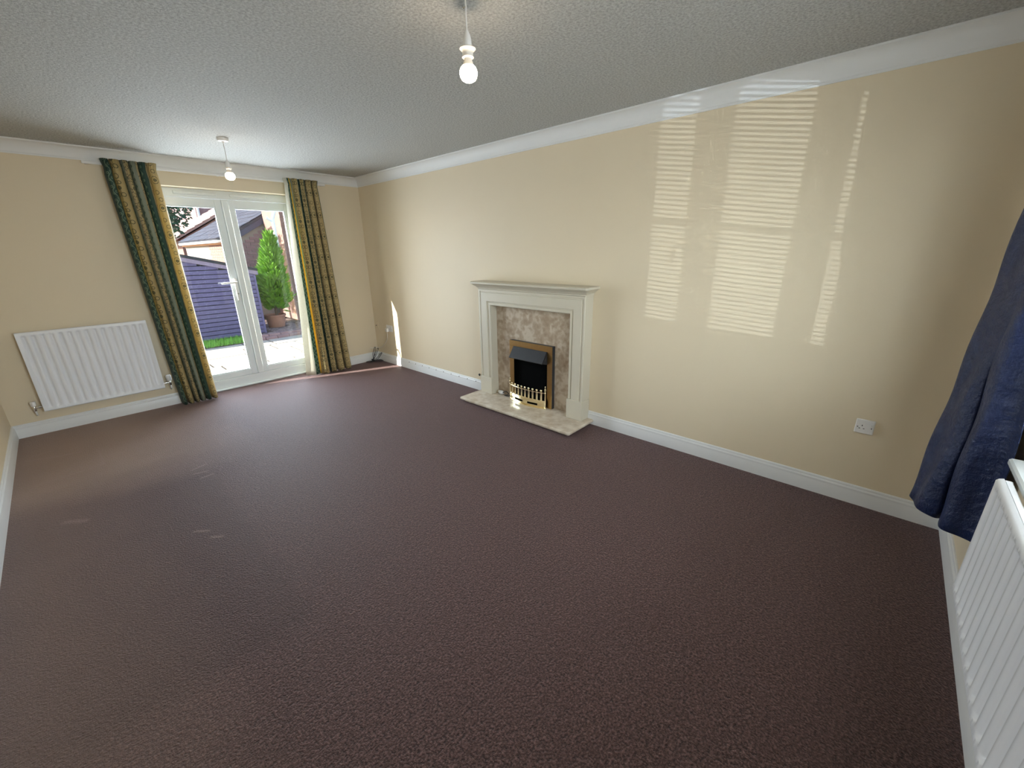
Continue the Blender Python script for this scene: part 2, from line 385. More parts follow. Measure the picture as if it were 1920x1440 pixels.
obj('lock_cylinder', MB().lathe([(.0001, 5.983), (.009, 5.983), (.009, 5.993)], (1.947, 0, 1.075), 'y', 12), M['chrome'], la)
for x0, x1 in ((1.574, 1.945), (2.065, 2.440)):
    obj('trickle_vent', MB().bbox(x0, x1, 5.988, FY0 + .002, 2.094, 2.124, .005), M['upvc'], door)

# ---------------------------------------------------------------- front window (window_1) behind the blind
win = struct(empty('window_1'), 'white front window in three lights')
wy0, wy1 = -.235, -.165
wf = MB().bbox(WX0, WX0 + .045, wy0, wy1, WZ0, WZ1).bbox(WX1 - .045, WX1, wy0, wy1, WZ0, WZ1)
for mx_ in (1.468, 2.095): wf.bbox(mx_ - .034, mx_ + .034, wy0, wy1, WZ0 + .028, WZ1 - .045)
wf.bbox(WX0 + .045, WX1 - .045, wy0, wy1, WZ0, WZ0 + .028).bbox(WX0 + .045, WX1 - .045, wy0, wy1, WZ1 - .045, WZ1)
obj('window_frame', wf, M['upvc'], win)
def casement(x0, x1, s, hinge=True):
    z0, z1 = WZ0 + .029, WZ1 - .046
    c = obj('casement', MB().bbox(x0, x0 + s, wy0 + .005, wy1 + .01, z0, z1).bbox(x1 - s, x1, wy0 + .005, wy1 + .01, z0, z1).bbox(x0 + s, x1 - s, wy0 + .005, wy1 + .01, z0, z0 + s).bbox(x0 + s, x1 - s, wy0 + .005, wy1 + .01, z1 - s, z1), M['upvc'], win)
    obj('glazing_bar', MB().bbox(x0 + s, x1 - s, wy0 + .02, wy1 - .005, 1.400, 1.434), M['upvc'], c)
    obj('glass_pane', MB().box(x0 + s, x1 - s, -.202, -.198, z0 + s, z1 - s), M['glass'], c)
    return c
c1 = casement(1.027, 1.432, .049); c2 = casement(1.504, 2.059, .020); c3 = casement(2.131, 2.533, .049)
for c, x in ((c1, 1.408), (c3, 2.155)):
    s = -1 if c is c1 else 1
    obj('window_handle', MB().bbox(x - .012, x + .012, -.154, -.142, 1.26, 1.34).tube([(x, -.142, 1.31), (x, -.115, 1.31), (x + s * .03, -.112, 1.295), (x + s * .045, -.112, 1.21)], .009, 8), M['plastic'], c)
obj('window_sill', MB().bbox(WX0 + .001, WX1 - .001, -.163, .001, WZ0, WZ0 + .004, .001).bbox(WX0 - .03, WX1 + .03, .001, .056, WZ0 - .022, WZ0 + .004, .006), M['upvc'], win)
blind = tag(empty('venetian_blind', (0, 0, 0)), 'white slatted venetian blind with open slats hanging in the front window', 'blind')
obj('head_rail', MB().bbox(.985, 2.575, -.062, -.030, 2.10, 2.138), M['plastic'], blind)
sl = MB().loft([[(x_, -.058, .0032), (x_, -.046, .0016), (x_, -.034, -.0032), (x_, -.034, -.0025), (x_, -.046, .0023), (x_, -.058, .0039)] for x_ in (.99, 2.57)]).mesh('slat')
z = 2.085
while z > .905:
    s = link('slat', sl, M['plastic'], blind); s.location = (0, 0, z); z -= .0245
obj('bottom_rail', MB().bbox(.99, 2.57, -.058, -.034, .862, .888), M['plastic'], blind)
for x in (1.18, 1.78, 2.40): obj('ladder_cord', MB().tube([(x, -.0325, .89), (x, -.0325, 2.1)], .0012, 6), M['plastic'], blind)

# ================================================================ RADIATORS
def radiator(name, x0, x1, zz0, zz1, depth, pitch, flip, label):
    """panel along local +x; front face at local y = -depth"""
    r = tag(empty(name), label, 'radiator', 'white panel radiators')
    w, h = x1 - x0, zz1 - zz0; n = max(3, round((w - .035) / pitch)); p = (w - .035) / n
    xs = [0.0]
    prof = [0.0]
    for i in range(n):
        for f, d in ((.12, 0), (.26, .35), (.36, .9), (.5, 1), (.64, .9), (.74, .35), (.88, 0)):
            xs.append(.0175 + (i + f) * p); prof.append(d)
    xs.append(w); prof.append(0.0)
    zs = [0, .008, .028, .034, .041, h - .041, h - .034, h - .028, h - .010, h - .003, h]; zr = [0, 0, 0, .6, 1, 1, .6, 0, 0, 0, 0]
    inset = [.010, 0, 0, 0, 0, 0, 0, 0, 0, .006, .016]
    mb = MB(); k = len(xs)
    for z_, rr, ins in zip(zs, zr, inset):
        for x_, d in zip(xs, prof): mb.v.append((x_, -depth + d * rr * .0145 + ins, z_))
    for i in range(len(zs) - 1):
        for j in range(k - 1): a = i * k + j; mb.f.append((a, a + 1, a + 1 + k, a + k))
    o = obj('panel', mb, M['rad'], r, True, 50)
    b = MB().bbox(.004, w - .004, -depth + .014, -depth + .034, .008, h - .001, .004)
    for sx in (0.0, w - .006): b.bbox(sx, sx + .006, -depth + .004, -depth + .036, .004, h - .004, .002)
    obj('back_panel', b, M['rad'], r)
    for bx in (.12, w - .15): obj('bracket', MB().box(bx, bx + .03, -depth + .034, -.001, .10, h - .08), M['rad'], r)
    return r, w
rd, w = radiator('radiator', .222, 1.067, .208, .908, .075, .0550, False, 'white ridged panel radiator on the wall left of the garden doors')
rd.location = (.222, L, .208)
def valve(parent, x, s, thermo):
    """small valve at local x, side s=-1 left, +1 right"""
    obj('tail', MB().lathe([(.006, x), (.006, x + s * .010), (.011, x + s * .012), (.011, x + s * .024), (.007, x + s * .026), (.007, x + s * .045)], (0, -.045, .045), 'x', 12), M['chrome'], parent, True)
    cx = x + s * .050
    obj('valve_body', MB().lathe([(.0075, .015), (.012, .022), (.012, .052), (.009, .060)], (cx, -.045, 0), 'z', 14), M['chrome'], parent, True)
    if thermo: obj('valve_head', MB().lathe([(.010, .060), (.020, .064), (.023, .078), (.023, .112), (.018, .124), (.0001, .126)], (cx, -.045, 0), 'z', 18), M['plastic'], parent, True)
    else: obj('valve_cap', MB().lathe([(.010, .058), (.017, .062), (.019, .095), (.014, .102), (.0001, .103)], (cx, -.045, 0), 'z', 16), M['plastic'], parent, True)
    obj('pipe', MB().tube([(cx, -.045, .018), (cx, -.045, -.010), (cx, -.040, -.022), (cx, -.028, -.028), (cx, -.002, -.028)], .0075, 10), M['plastic'], parent, True)
valve(rd, 0, -1, False); valve(rd, w, 1, True)
fx1 = 2.428
rf, w2 = radiator('radiator', 0, 1.30, .338, .792, .10, .0610, False, 'white ridged panel radiator below the front window beside the navy curtain')
rf.location = (fx1, 0, .338); rf.rotation_euler = (0, 0, math.pi)
valve(rf, w2, 1, False)

# ================================================================ FIREPLACE
YC = 2.911
hearth = tag(empty('hearth', (3.32, YC, 0)), 'polished beige marble hearth slab below the cream fireplace', 'hearth')
def child_world(o, parent): o.parent = parent; o.matrix_parent_inverse = Matrix.Translation(-parent.location); return o
def cobj(name, mb, mat, parent, smooth=False, ang=40): return child_world(obj(name, mb, mat, None, smooth, ang), parent)
cobj('lower_slab', MB().bbox(3.165, W - .001, 2.252, 3.562, 0.0, .024, .003), M['hearth'], hearth)
cobj('upper_slab', MB().bbox(3.128, W - .001, 2.216, 3.596, .024, .050, .006), M['hearth'], hearth)
fp = tag(empty('fireplace_surround', (3.45, YC, .05)), 'cream painted fireplace mantelpiece with moulded legs against the wall', 'fireplace')
Y0, Y1, ZT = 2.437, 3.388, .982               # opening
pf = [(0, 3.499), (0, 3.418), (.006, 3.411), (.026, 3.411), (.030, 3.416), (.037, 3.416), (.042, 3.402), (.122, 3.402), (.126, 3.409), (.133, 3.409), (.137, 3.402), (.152, 3.402), (.157, 3.409), (.157, W - .001)]
bl = [(3.499, 0), (3.499, 0)]
def seg_leg(side):
    top = [(x, (Y1 + d) if side > 0 else (Y0 - d), ZT + d) for d, x in pf]; bot = [(x, (Y1 + d) if side > 0 else (Y0 - d), .225) for d, x in pf]
    return MB().loft([bot, top])
cobj('leg', seg_leg(1), M['surround'], fp, True, 25); cobj('leg', seg_leg(-1), M['surround'], fp, True, 25)
cobj('lintel', MB().loft([[(x, Y0 - d, ZT + d) for d, x in pf], [(x, Y1 + d, ZT + d) for d, x in pf]]), M['surround'], fp, True, 25)
for a, b in ((Y0 - .163, Y0 + .001), (Y1 - .001, Y1 + .163)):
    cobj('plinth_block', MB().bbox(3.393, W - .001, a, b, .050, .229, .004), M['surround'], fp)
# cornice + shelf with clipped corners
def ring(x, half, z, clip=.02): return [(W - .001, YC - half, z), (x + clip, YC - half, z), (x, YC - half + clip, z), (x, YC + half - clip, z), (x + clip, YC + half, z), (W - .001, YC + half, z)]
prof = [(3.397, .636, 1.139), (3.394, .639, 1.150), (3.386, .646, 1.156), (3.378, .652, 1.166), (3.362, .666, 1.176), (3.354, .672, 1.184)]
cobj('cornice', MB().loft([ring(x, h, z, .006) for x, h, z in prof]), M['surround'], fp)
cobj('shelf', MB().loft([ring(3.350, .676, 1.184, .016), ring(3.334, .690, 1.192), ring(3.333, .691, 1.203), ring(3.340, .686, 1.210, .018), ring(3.346, .682, 1.212, .018)]), M['surround'], fp)
cobj('back_panel', MB().box(3.500, W - .001, Y0 - .02, Y1 + .02, .050, ZT + .02), M['marble'], fp)['label'] = 'mottled beige marble back panel'

fire = tag(empty('electric_fire', (3.45, YC, .05)), 'electric fire with brass frame, black canopy and brass grate standing on the hearth', 'electric fire')
fx, fy0, fy1, fz0, fz1, bd = 3.455, 2.648, 3.176, .050, .657, .056
cobj('casing', MB().box(fx + .006, 3.4995, fy0, fy0 + .02, fz0, fz1).box(fx + .006, 3.4995, fy1 - .02, fy1, fz0, fz1).box(fx + .006, 3.4995, fy0 + .02, fy1 - .02, fz1 - .02, fz1), M['canopy'], fire)
fb = MB()
def face(y0, y1, z0, z1): fb.bbox(fx, fx + .006, y0, y1, z0, z1, .0015)
face(fy0, fy0 + bd, fz0, fz1 - bd); face(fy1 - bd, fy1, fz0, fz1 - bd); face(fy0, fy1, fz1 - bd, fz1)
cobj('brass_frame', fb, M['brushbrass'], fire)
cobj('firebox', MB().box(3.488, 3.4995, fy0 + .02, fy1 - .02, fz0, fz1 - .02), M['firebox'], fire)
cy0, cy1 = fy0 + bd + .002, fy1 - bd - .002
can = MB()
poly = [(fx + .004, .603), (fx - .006, .603), (3.380, .505), (3.384, .498), (fx - .002, .592), (fx + .004, .592)]
can.loft([[(p[0], cy0, p[1]) for p in poly], [(p[0], cy1, p[1]) for p in poly]])
for yy in (cy0, cy1 - .003):
    tri = [(fx + .004, .600), (fx - .004, .600), (3.384, .502), (fx + .004, .480)]
    can.loft([[(p[0], yy, p[1]) for p in tri], [(p[0], yy + .003, p[1]) for p in tri]])
cobj('canopy', can, M['canopy'], fire)
# bowed brass grate
ga, gb = 2.705, 3.145
def gx(y, base=3.425, bow=.030): q = (y - (ga + gb) / 2) / ((gb - ga) / 2); return base - bow * (1 - q * q)
def bowbar(z0, z1, th=.006, base=3.425, bow=.030, n=16):
    rings = []
    for i in range(n + 1):
        y = ga + (gb - ga) * i / n; x = gx(y, base, bow); rings.append([(x, y, z0), (x + th, y, z0), (x + th, y, z1), (x, y, z1)])
    return MB().loft(rings)
cobj('rail', bowbar(.202, .213), M['brass'], fire); cobj('rail', bowbar(.118, .130), M['brass'], fire)
nb = 9
for i in range(nb):
    y = ga + (gb - ga) * (i + .8) / (nb + .6); x = gx(y)
    cobj('grate_bar', MB().bbox(x - .003, x + .004, y - .0105, y + .0105, .124, .208, .002), M['brass'], fire)
    cobj('ball_finial', MB().lathe([(.004, .212), (.004, .220)], (x + .002, y, 0), 'z', 10).ball((x + .002, y, .229), .0125, 12, 8), M['brass'], fire, True)
for y in (ga - .004, gb + .004):
    cobj('post', MB().lathe([(.010, .050), (.010, .058), (.006, .064), (.007, .10), (.006, .205), (.009, .212), (.006, .220), (.010, .238), (.010, .246), (.004, .258), (.006, .268), (.0001, .280)], (3.428, y, 0), 'z', 12), M['brass'], fire, True)
# ash cover with two slots
ash = MB(); n = 24
def ashx(y): return gx(y, 3.428, .038)
def strip(y0, y1, z0, z1):
    rings = []
    for i in range(7):
        y = y0 + (y1 - y0) * i / 6; x = ashx(y); rings.append([(x, y, z0), (x + .005, y, z0), (x + .005, y, z1), (x, y, z1)])
    ash.loft(rings)
s1a, s1b, s2a, s2b = ga + .075, ga + .190, gb - .190, gb - .075
strip(ga, gb, .052, .074); strip(ga, gb, .094, .118)
for a, b in ((ga, s1a), (s1b, s2a), (s2b, gb)): strip(a, b, .074, .094)
cobj('ash_cover', ash, M['brass'], fire, True, 30)
cobj('ash_lip', bowbar(.050, .058, .022, 3.418, .042), M['brass'], fire)
cobj('grate_floor', MB().box(3.437, 3.488, ga + .01, gb - .01, .050, .062), M['firebox'], fire)

plug = tag(empty('plug', (3.465, 3.30, .05)), 'white plug with black cable lying on the hearth beside the electric fire', 'plug')
cobj('plug_body', MB().loft([[(3.465 + r * math.cos(a), y, .072 + r * math.sin(a)) for a in [i * math.pi / 6 for i in range(12)]] for y, r in ((3.355, .015), (3.352, .019), (3.325, .0215), (3.300, .0205), (3.290, .016))]), M['plastic'], plug, True, 50)
for dx, dz in ((0, .012), (-.009, -.006), (.009, -.006)): cobj('pin', MB().box(3.465 + dx - .002, 3.465 + dx + .002, 3.356, 3.374, .072 + dz - .003, .072 + dz + .003), M['brass'], plug)
cobj('cable', MB().tube(catmull([(3.465, 3.291, .072), (3.462, 3.262, .090), (3.458, 3.232, .098), (3.466, 3.214, .078), (3.462, 3.228, .060), (3.452, 3.255, .056), (3.448, 3.240, .056), (3.456, 3.205, .058), (3.474, 3.178, .070)], 6), .0042, 8), M['black'], plug, True)
tag(obj('cable_stub', MB().tube([(W - .001, 3.70, .182), (W - .012, 3.695, .184), (W - .02, 3.68, .176)], [.011, .010, .006], 8), M['black'], None, True), 'small black cable stub poking out of the wall left of the fireplace', 'cable')

# ================================================================ SOCKETS AND CABLES
def socket(loc, wid, label, gangs=1, switch=True):
    """plate on the right wall, local: y across, z up, x towards the room negative"""
    s = tag(empty('wall_socket', loc), label, 'socket', 'white wall sockets')
    obj('face_plate', MB().bbox(-.010, 0, -wid / 2, wid / 2, -.043, .043, .0035), M['plastic'], s)
    for g in range(gangs):
        c = 0 if gangs == 1 else (-.036 if g == 0 else .036)
        for dy, dz, hw, hh in ((c + .012, .006, .002, .004), (c + .022, -.012, .0035, .002), (c + .002, -.012, .0035, .002)):
            obj('pin_hole', MB().box(-.0106, -.009, dy - hw, dy + hw, dz - hh, dz + hh), M['darkhole'], s)
        if switch:
            obj('rocker_switch', MB().loft([[(-.009, c - .030 + a, .010 + b) for a, b in ((-.006, -.010), (.006, -.010), (.006, .012), (-.006, .012))], [(-.014 if b > 0 else -.011, c - .030 + a, .010 + b) for a, b in ((-.005, -.009), (.005, -.009), (.005, .011), (-.005, .011))]]), M['plastic'], s)
    for y in (-wid / 2 + .012, wid / 2 - .012): obj('screw', MB().lathe([(.0001, -.0112), (.003, -.0108), (.003, -.009)], (0, y, -.004), 'x', 8), M['darkhole'], s)
    return s
socket((W, .4295, .498), .086, 'white single switched socket on the wall near the navy curtain')
socket((W, 5.477, .499), .146, 'white double socket with a plug in it near the back corner', 2)
pl = tag(empty('plug', (W - .011, 5.51, .478)), 'white plug pushed into the double socket near the back corner', 'plug')
obj('plug_body', MB().bbox(-.034, 0, -.024, .024, -.026, .022, .006), M['plastic'], pl)
obj('cable', MB().tube(catmull([(-.018, 0, -.025), (-.016, .004, -.08), (-.009, .03, -.13), (-.004, .075, -.175), (.004, .17, -.245), (.004, .25, -.285), (.003, .33, -.297), (-.06, .352, -.30), (-.11, .353, -.285)], 6), .003, 8), M['plastic'], pl, True)
ae = tag(empty('aerial_socket', (W, 5.805, .505)), 'cream aerial socket plate right in the back corner', 'socket')
obj('face_plate', MB().bbox(-.009, 0, -.043, .043, -.043, .043, .003), M['wall'], ae)
obj('aerial_port', MB().lathe([(.0001, -.016), (.006, -.016), (.0065, -.008)], (0, .004, .002), 'x', 12), M['darkhole'], ae)
# black cables tied in a bundle in the corner
bc = tag(empty('cable_bundle', (3.40, 5.76, 0)), 'tied bundle of black cables on the carpet in the back corner', 'cable')
def loop(pts, r=.0038, name='cable_loop'): obj(name, MB().tube(catmull(pts, 6), r, 7), M['black'], bc, True)
loop([(-.07, .02, .006), (-.03, .00, .03), (-.025, .0, .12), (-.01, -.03, .205), (0, -.035, .222), (.010, -.03, .205), (-.005, -.01, .12), (-.03, .005, .03), (-.06, .03, .01)])
loop([(-.04, .01, .02), (.0, -.02, .12), (.03, -.04, .195), (.04, -.043, .198), (.045, -.04, .185), (.015, -.01, .10), (-.03, .01, .02)])
loop([(-.04, .01, .015), (.02, -.02, .06), (.07, -.05, .12), (.083, -.056, .128), (.085, -.052, .118), (.04, -.02, .05), (-.03, .01, .012)])
loop([(-.03, 0, .012), (.03, -.06, .010), (.08, -.07, .012), (.085, -.03, .014), (.04, .01, .012), (-.03, .01, .012), (-.09, .0, .010), (-.12, .02, .012), (-.11, .05, .016), (-.06, .04, .018), (-.02, .005, .014)])
loop([(-.04, .0, .02), (.02, -.035, .022), (.07, -.05, .022), (.075, -.02, .022), (.02, .005, .024), (-.04, .008, .02)])
obj('tie', MB().lathe([(.016, .030), (.018, .034), (.018, .044), (.016, .048)], (-.034, .005, 0), 'z', 12), M['black'], bc, True)
# thin cable clipped to the skirting
ck = tag(empty('skirting_cable', (W, 4.4, .1)), 'thin white cable clipped along the skirting left of the fireplace', 'cable')
obj('cable_run', MB().tube([(-.0165, -.85, -.004), (-.0168, -.3, -.005), (-.0166, .2, -.004), (-.0168, .72, -.005)], .0022, 6), M['plastic'], ck, True)
for i in range(11):
    obj('cable_clip', MB().bbox(-.0205, -.0135, -.80 + i * .145, -.792 + i * .145, -.009, 0, .001), M['darkhole'], ck)

# ================================================================ PENDANT LIGHTS
def pendant(loc, drop, label, collar):
    p = tag(empty('pendant_light', loc), label, 'pendant light', 'bare bulb pendant lights')
    ztop = -drop
    obj('lamp_holder', MB().lathe([(.004, ztop + .002), (.008, ztop - .004), (.013, ztop - .016), (.0165, ztop - .032), (.0175, ztop - .044), (.0175, ztop - .052)], (0, 0, 0), 'z', 20), M['plastic'], p, True, 50)
    zb = ztop - .052
    if collar:
        obj('shade_ring', MB().lathe([(.0175, zb), (.030, zb - .004), (.032, zb - .007), (.029, zb - .010), (.022, zb - .016), (.0205, zb - .028), (.023, zb - .031), (.023, zb - .035), (.018, zb - .038)], (0, 0, 0), 'z', 24), M['bulb_white'], p, True, 50); zb -= .036
    else:
        obj('shade_ring', MB().lathe([(.0175, zb), (.020, zb - .003), (.020, zb - .014), (.016, zb - .018)], (0, 0, 0), 'z', 20), M['bulb_white'], p, True, 50); zb -= .016
    bl_ = MB().lathe([(.013, zb), (.015, zb - .006), (.019, zb - .016), (.0225, zb - .024), (.024, zb - .027)], (0, 0, 0), 'z', 24)
    b = obj('bulb', bl_, M['bulb_white'], p, True, 60)
    g = MB().lathe([(.024, zb - .027), (.030, zb - .033), (.0345, zb - .044), (.0352, zb - .053), (.033, zb - .064), (.026, zb - .074), (.015, zb - .080), (.0001, zb - .082)], (0, 0, 0), 'z', 24)
    gl = obj('bulb_globe', g, M['bulb'], b, True, 80); gl['label'] = 'glowing warm white bulb globe'
    return p
p2 = pendant((1.752, 4.72, H), .160, 'lit pendant bulb hanging near the garden doors from a round ceiling rose', False)
obj('ceiling_rose', MB().lathe([(.042, 0), (.042, -.014), (.036, -.024), (.012, -.028), (.008, -.036)], (0, 0, 0), 'z', 28), M['plastic'], p2, True, 35)
obj('cord', MB().tube([(0, 0, -.034), (0, 0, -.16)], .003, 8), M['plastic'], p2)
p1 = pendant((1.858, 1.885, H), .085, 'lit pendant bulb nearest the camera hanging from a ceiling hook', True)
obj('ceiling_hook', MB().tube(catmull([(0, .0, 0), (0, 0, -.008), (-.004, .006, -.012), (-.006, .012, -.010), (-.006, .013, -.004)], 4), .0028, 8), M['chrome'], p1, True)
obj('cord', MB().tube(catmull([(-.34, -.36, -.034), (-.25, -.265, -.05), (-.12, -.127, -.035), (-.02, -.02, -.010), (0, 0, -.010), (0, .001, -.03), (0, 0, -.085)], 6), .003, 8), M['plastic'], p1, True)
obj('ceiling_rose', MB().lathe([(.042, 0), (.042, -.014), (.036, -.024), (.012, -.028), (.008, -.036)], (-.34, -.36, 0), 'z', 28), M['plastic'], p1, True, 35)

# ================================================================ CURTAINS
def cloth(name, rows, bands, mat, parent, thick=.0, sub=6):
    """rows: list of (z, [(x,y)...]) with equal counts; column index gives the band coordinate"""
    k = len(rows[0][1]); me = bpy.data.meshes.new(name)
    v = [(p[0], p[1], z) for z, r in rows for p in r]; f = []
    for i in range(len(rows) - 1):
        for j in range(k - 1): a = i * k + j; f.append((a, a + 1, a + 1 + k, a + k))
    me.from_pydata(v, [], f)
    mid = rows[len(rows) // 2][1]; arc = [0.0]
    for j in range(1, k): arc.append(arc[-1] + math.dist(mid[j], mid[j - 1]))
    T = arc[-1]
    def at_ctrl(ci): q = min(ci * sub, k - 1); j = int(q); return arc[j] + (arc[min(j + 1, k - 1)] - arc[j]) * (q - j)
    edges = [at_ctrl(b[1]) for b in bands] + [T]
    u0 = me.uv_layers.new(name='band'); u1 = me.uv_layers.new(name='motif')
    for poly in me.polygons:
        jm = sum(arc[me.loops[l].vertex_index % k] for l in poly.loop_indices) / 4
        bi = max(i for i in range(len(bands)) if edges[i] <= jm + 1e-9); cen = (edges[bi] + edges[bi + 1]) / 2
        for l in poly.loop_indices:
            vi = me.loops[l].vertex_index; a = arc[vi % k]; z = v[vi][2]
            u0.data[l].uv = (min(max(a / T, 0.0005), .9995), z); u1.data[l].uv = (a - cen, z + 1)
    for p in me.polygons: p.use_smooth = True
    if mat is None: mat = curtain_mat(name + '_pattern', [(b[0], edges[i] / T) for i, b in enumerate(bands)])
    me.materials.append(mat); o = bpy.data.objects.new(name, me); COL.objects.link(o); o.parent = parent
    if thick:
        s = o.modifiers.new('thick', 'SOLIDIFY'); s.thickness = thick; s.offset = 0
    return o
def smooth_cols(ctrl, sub): return catmull(ctrl, sub)
def make_rows(top, bot, z0, z1, n, sub, ease=lambda t: t, head=0.0):
    rows = []
    T = [Vector((p[0], p[1], 0)) for p in top]; B = [Vector((p[0], p[1], 0)) for p in bot]
    for i in range(n + 1):
        s = i / n; z = z0 + (z1 - z0) * s; e = ease(s)      # s=0 bottom
        c = catmull([b.lerp(a, e) for a, b in zip(T, B)], sub)
        if head and z > z1 - head:                            # gathered heading: nips in, then flares
            q = (z - (z1 - head)) / head; cx = sum(p.x for p in c) / len(c)
            amt = -.05 * math.sin(q * math.pi * .9) + .05 * q * q
            c = [Vector((cx + (p.x - cx) * (1 + amt), p.y + .007 * math.sin(j * 1.3) * math.sin(q * math.pi * .8), 0)) for j, p in enumerate(c)]
        rows.append((z, [(p.x, p.y) for p in c]))
    return rows
def lobes(x0, x1, fr, yf, yb, lean=0.0):
    '''plan of soft pleats: wide rounded fronts, narrow deep valleys; 5 control points per pleat'''
    pts = []; x = x0; w_all = x1 - x0
    for i, f in enumerate(fr):
        w = f * w_all; dy = .010 * math.sin(i * 2.3)
        pts += [(x, yb + dy), (x + .10 * w + lean, yf + .35 * (yb - yf)), (x + .32 * w + lean, yf + dy * .5), (x + .68 * w + lean, yf + dy * .5 + .004), (x + .92 * w + lean, yf + .40 * (yb - yf))]
        x += w
    pts.append((x1, yb)); return pts
# track
tk = tag(obj('curtain_track', MB().bbox(.96, 3.06, 5.814, 5.828, 2.268, 2.290, .003).bbox(.98, 1.00, 5.828, 5.8725, 2.270, 2.288, .002).bbox(1.95, 1.97, 5.828, 5.8725, 2.270, 2.288, .002).bbox(3.02, 3.04, 5.828, 5.8725, 2.270, 2.288, .002), M['plastic']), 'white plastic curtain track above the garden doors', 'curtain track')
# left curtain
frL = [.14, .19, .15, .17, .17, .18]
bandsL = [('vine', 0), ('damask', 5), ('leaf', 9.2), ('tan', 11.8), ('damask', 12.5), ('leaf', 14.0), ('leaf', 15.2), ('tan', 18.0), ('vine', 19.4), ('vine', 20.2), ('tan', 23.2), ('scroll', 25.2), ('mint_glow', 29.3)]
curL = tag(empty('curtain', (1.3, 5.78, 0)), 'green and gold patterned curtain beside the radiator, left of the garden doors', 'curtain', 'patterned curtains at the garden doors')
def shift(rows, o): return [(z - o[2], [(x - o[0], y - o[1]) for x, y in r]) for z, r in rows]
cloth('fabric', shift(make_rows(lobes(1.083, 1.457, frL, 5.738, 5.790), lobes(1.165, 1.480, frL, 5.715, 5.825), .012, 2.314, 36, 6, lambda s: min(1, s / .95) ** .85, .10), (1.3, 5.78, 0)), bandsL, None, curL, .002)
# right curtain: leading edge set back to the glass, a slit opening towards the floor, then the main pleats
frR = [.26, .24, .26, .24]
flap_t = [(2.576, 5.792), (2.579, 5.775), (2.584, 5.757), (2.594, 5.745), (2.612, 5.742), (2.630, 5.748), (2.640, 5.772), (2.646, 5.784)]
flap_b = [(2.452, 5.812), (2.480, 5.788), (2.515, 5.760), (2.548, 5.742), (2.600, 5.750), (2.650, 5.774), (2.695, 5.815), (2.690, 5.780)]
main_t = lobes(2.648, 2.945, frR, 5.738, 5.790); main_b = lobes(2.640, 3.045, frR, 5.690, 5.805, -.012)
bandsR = [('lining', 0), ('vine', 3.0), ('yellow', 4.1), ('mint_glow', 4.8), ('lining', 6.2), ('damask', 8.7), ('leaf', 11.2), ('vine', 12.7), ('damask', 14.2), ('leaf', 16.1), ('vine', 17.6), ('tan', 18.6), ('scroll', 19.3), ('vine', 21.4), ('tan', 23.4), ('scroll', 24.2), ('vine', 26.2)]
curR = tag(empty('curtain', (2.77, 5.78, 0)), 'green and gold patterned curtain right of the garden doors, sunlit along its left edge', 'curtain', 'patterned curtains at the garden doors')
cloth('fabric', shift(make_rows(flap_t + main_t, flap_b + main_b, .012, 2.308, 36, 6, lambda s: min(1, s / .95) ** .9, .10), (2.77, 5.78, 0)), bandsR, None, curR, .002)
# navy curtain by the front window
curN = tag(empty('curtain', (2.85, .1, 0)), 'dark navy satin curtain hanging beside the front window', 'curtain')
nt = [(3.12, .10), (3.07, .135), (3.01, .145), (2.95, .120), (2.89, .100), (2.85, .115), (2.83, .135), (2.80, .140), (2.75, .125), (2.71, .110), (2.66, .092), (2.61, .085)]
nb_ = [(3.16, .06), (3.07, .17), (2.99, .221), (2.925, .203), (2.853, .194), (2.815, .150), (2.835, .120), (2.79, .135), (2.730, .125), (2.713, .072), (2.692, .038), (2.650, .030)]
rowsN = make_rows(nt, nb_, .40, 2.28, 40, 8, lambda s: s ** .9)
rowsN = [(z - 0, [(x + .006 * math.sin(9 * z + 13 * x) , y + .004 * math.sin(14 * z + 31 * x)) for x, y in r]) for z, r in rowsN]
o = cloth('fabric', shift(rowsN, (2.85, .1, 0)), [('lining', 0)], M['navy'], curN, .0025, 8)
tag(obj('curtain_track', MB().bbox(.62, 3.18, .100, .116, 2.290, 2.312, .003).bbox(.7, .72, 0.007, .10, 2.292, 2.298, .001).bbox(3.12, 3.14, 0.007, .10, 2.292, 2.298, .001), M['plastic']), 'white plastic curtain track above the front window', 'curtain track')

# ================================================================ GARDEN
G = -.15
struct(obj('ground', MB().box(-30, 40, L + TH + .001, 60, G - .30, G - .055), M['soil']))
struct(obj('front_ground', MB().box(-30, 40, -40, -TH - .001, G - .30, G - .055), M['slab']))
patio = struct(empty('patio', (0, 0, G)), 'pale sandstone paving slabs outside the garden doors')
obj('mortar_bed', MB().box(-.6, 5.4, L + TH, 9.62, -.054, -.012), M['joint'], patio)
y = L + TH + .02; row = 0
smesh = {}
while y < 9.55:
    d = [.45, .60, .45, .30, .60][row % 5]; d = min(d, 9.60 - y); x = -.55 - random.random() * .3; 
    while x < 5.2:
        w_ = random.choice((.45, .60, .75))
        key = (round(d, 3), w_)
        if key not in smesh: smesh[key] = MB().bbox(0, w_ - .028, 0, d - .028, -.045, 0, .006).mesh('paving_slab')
        s = link('paving_slab', smesh[key], M['slab'], patio); s.location = (x, y, random.uniform(-.003, .003)); x += w_
    y += d; row += 1
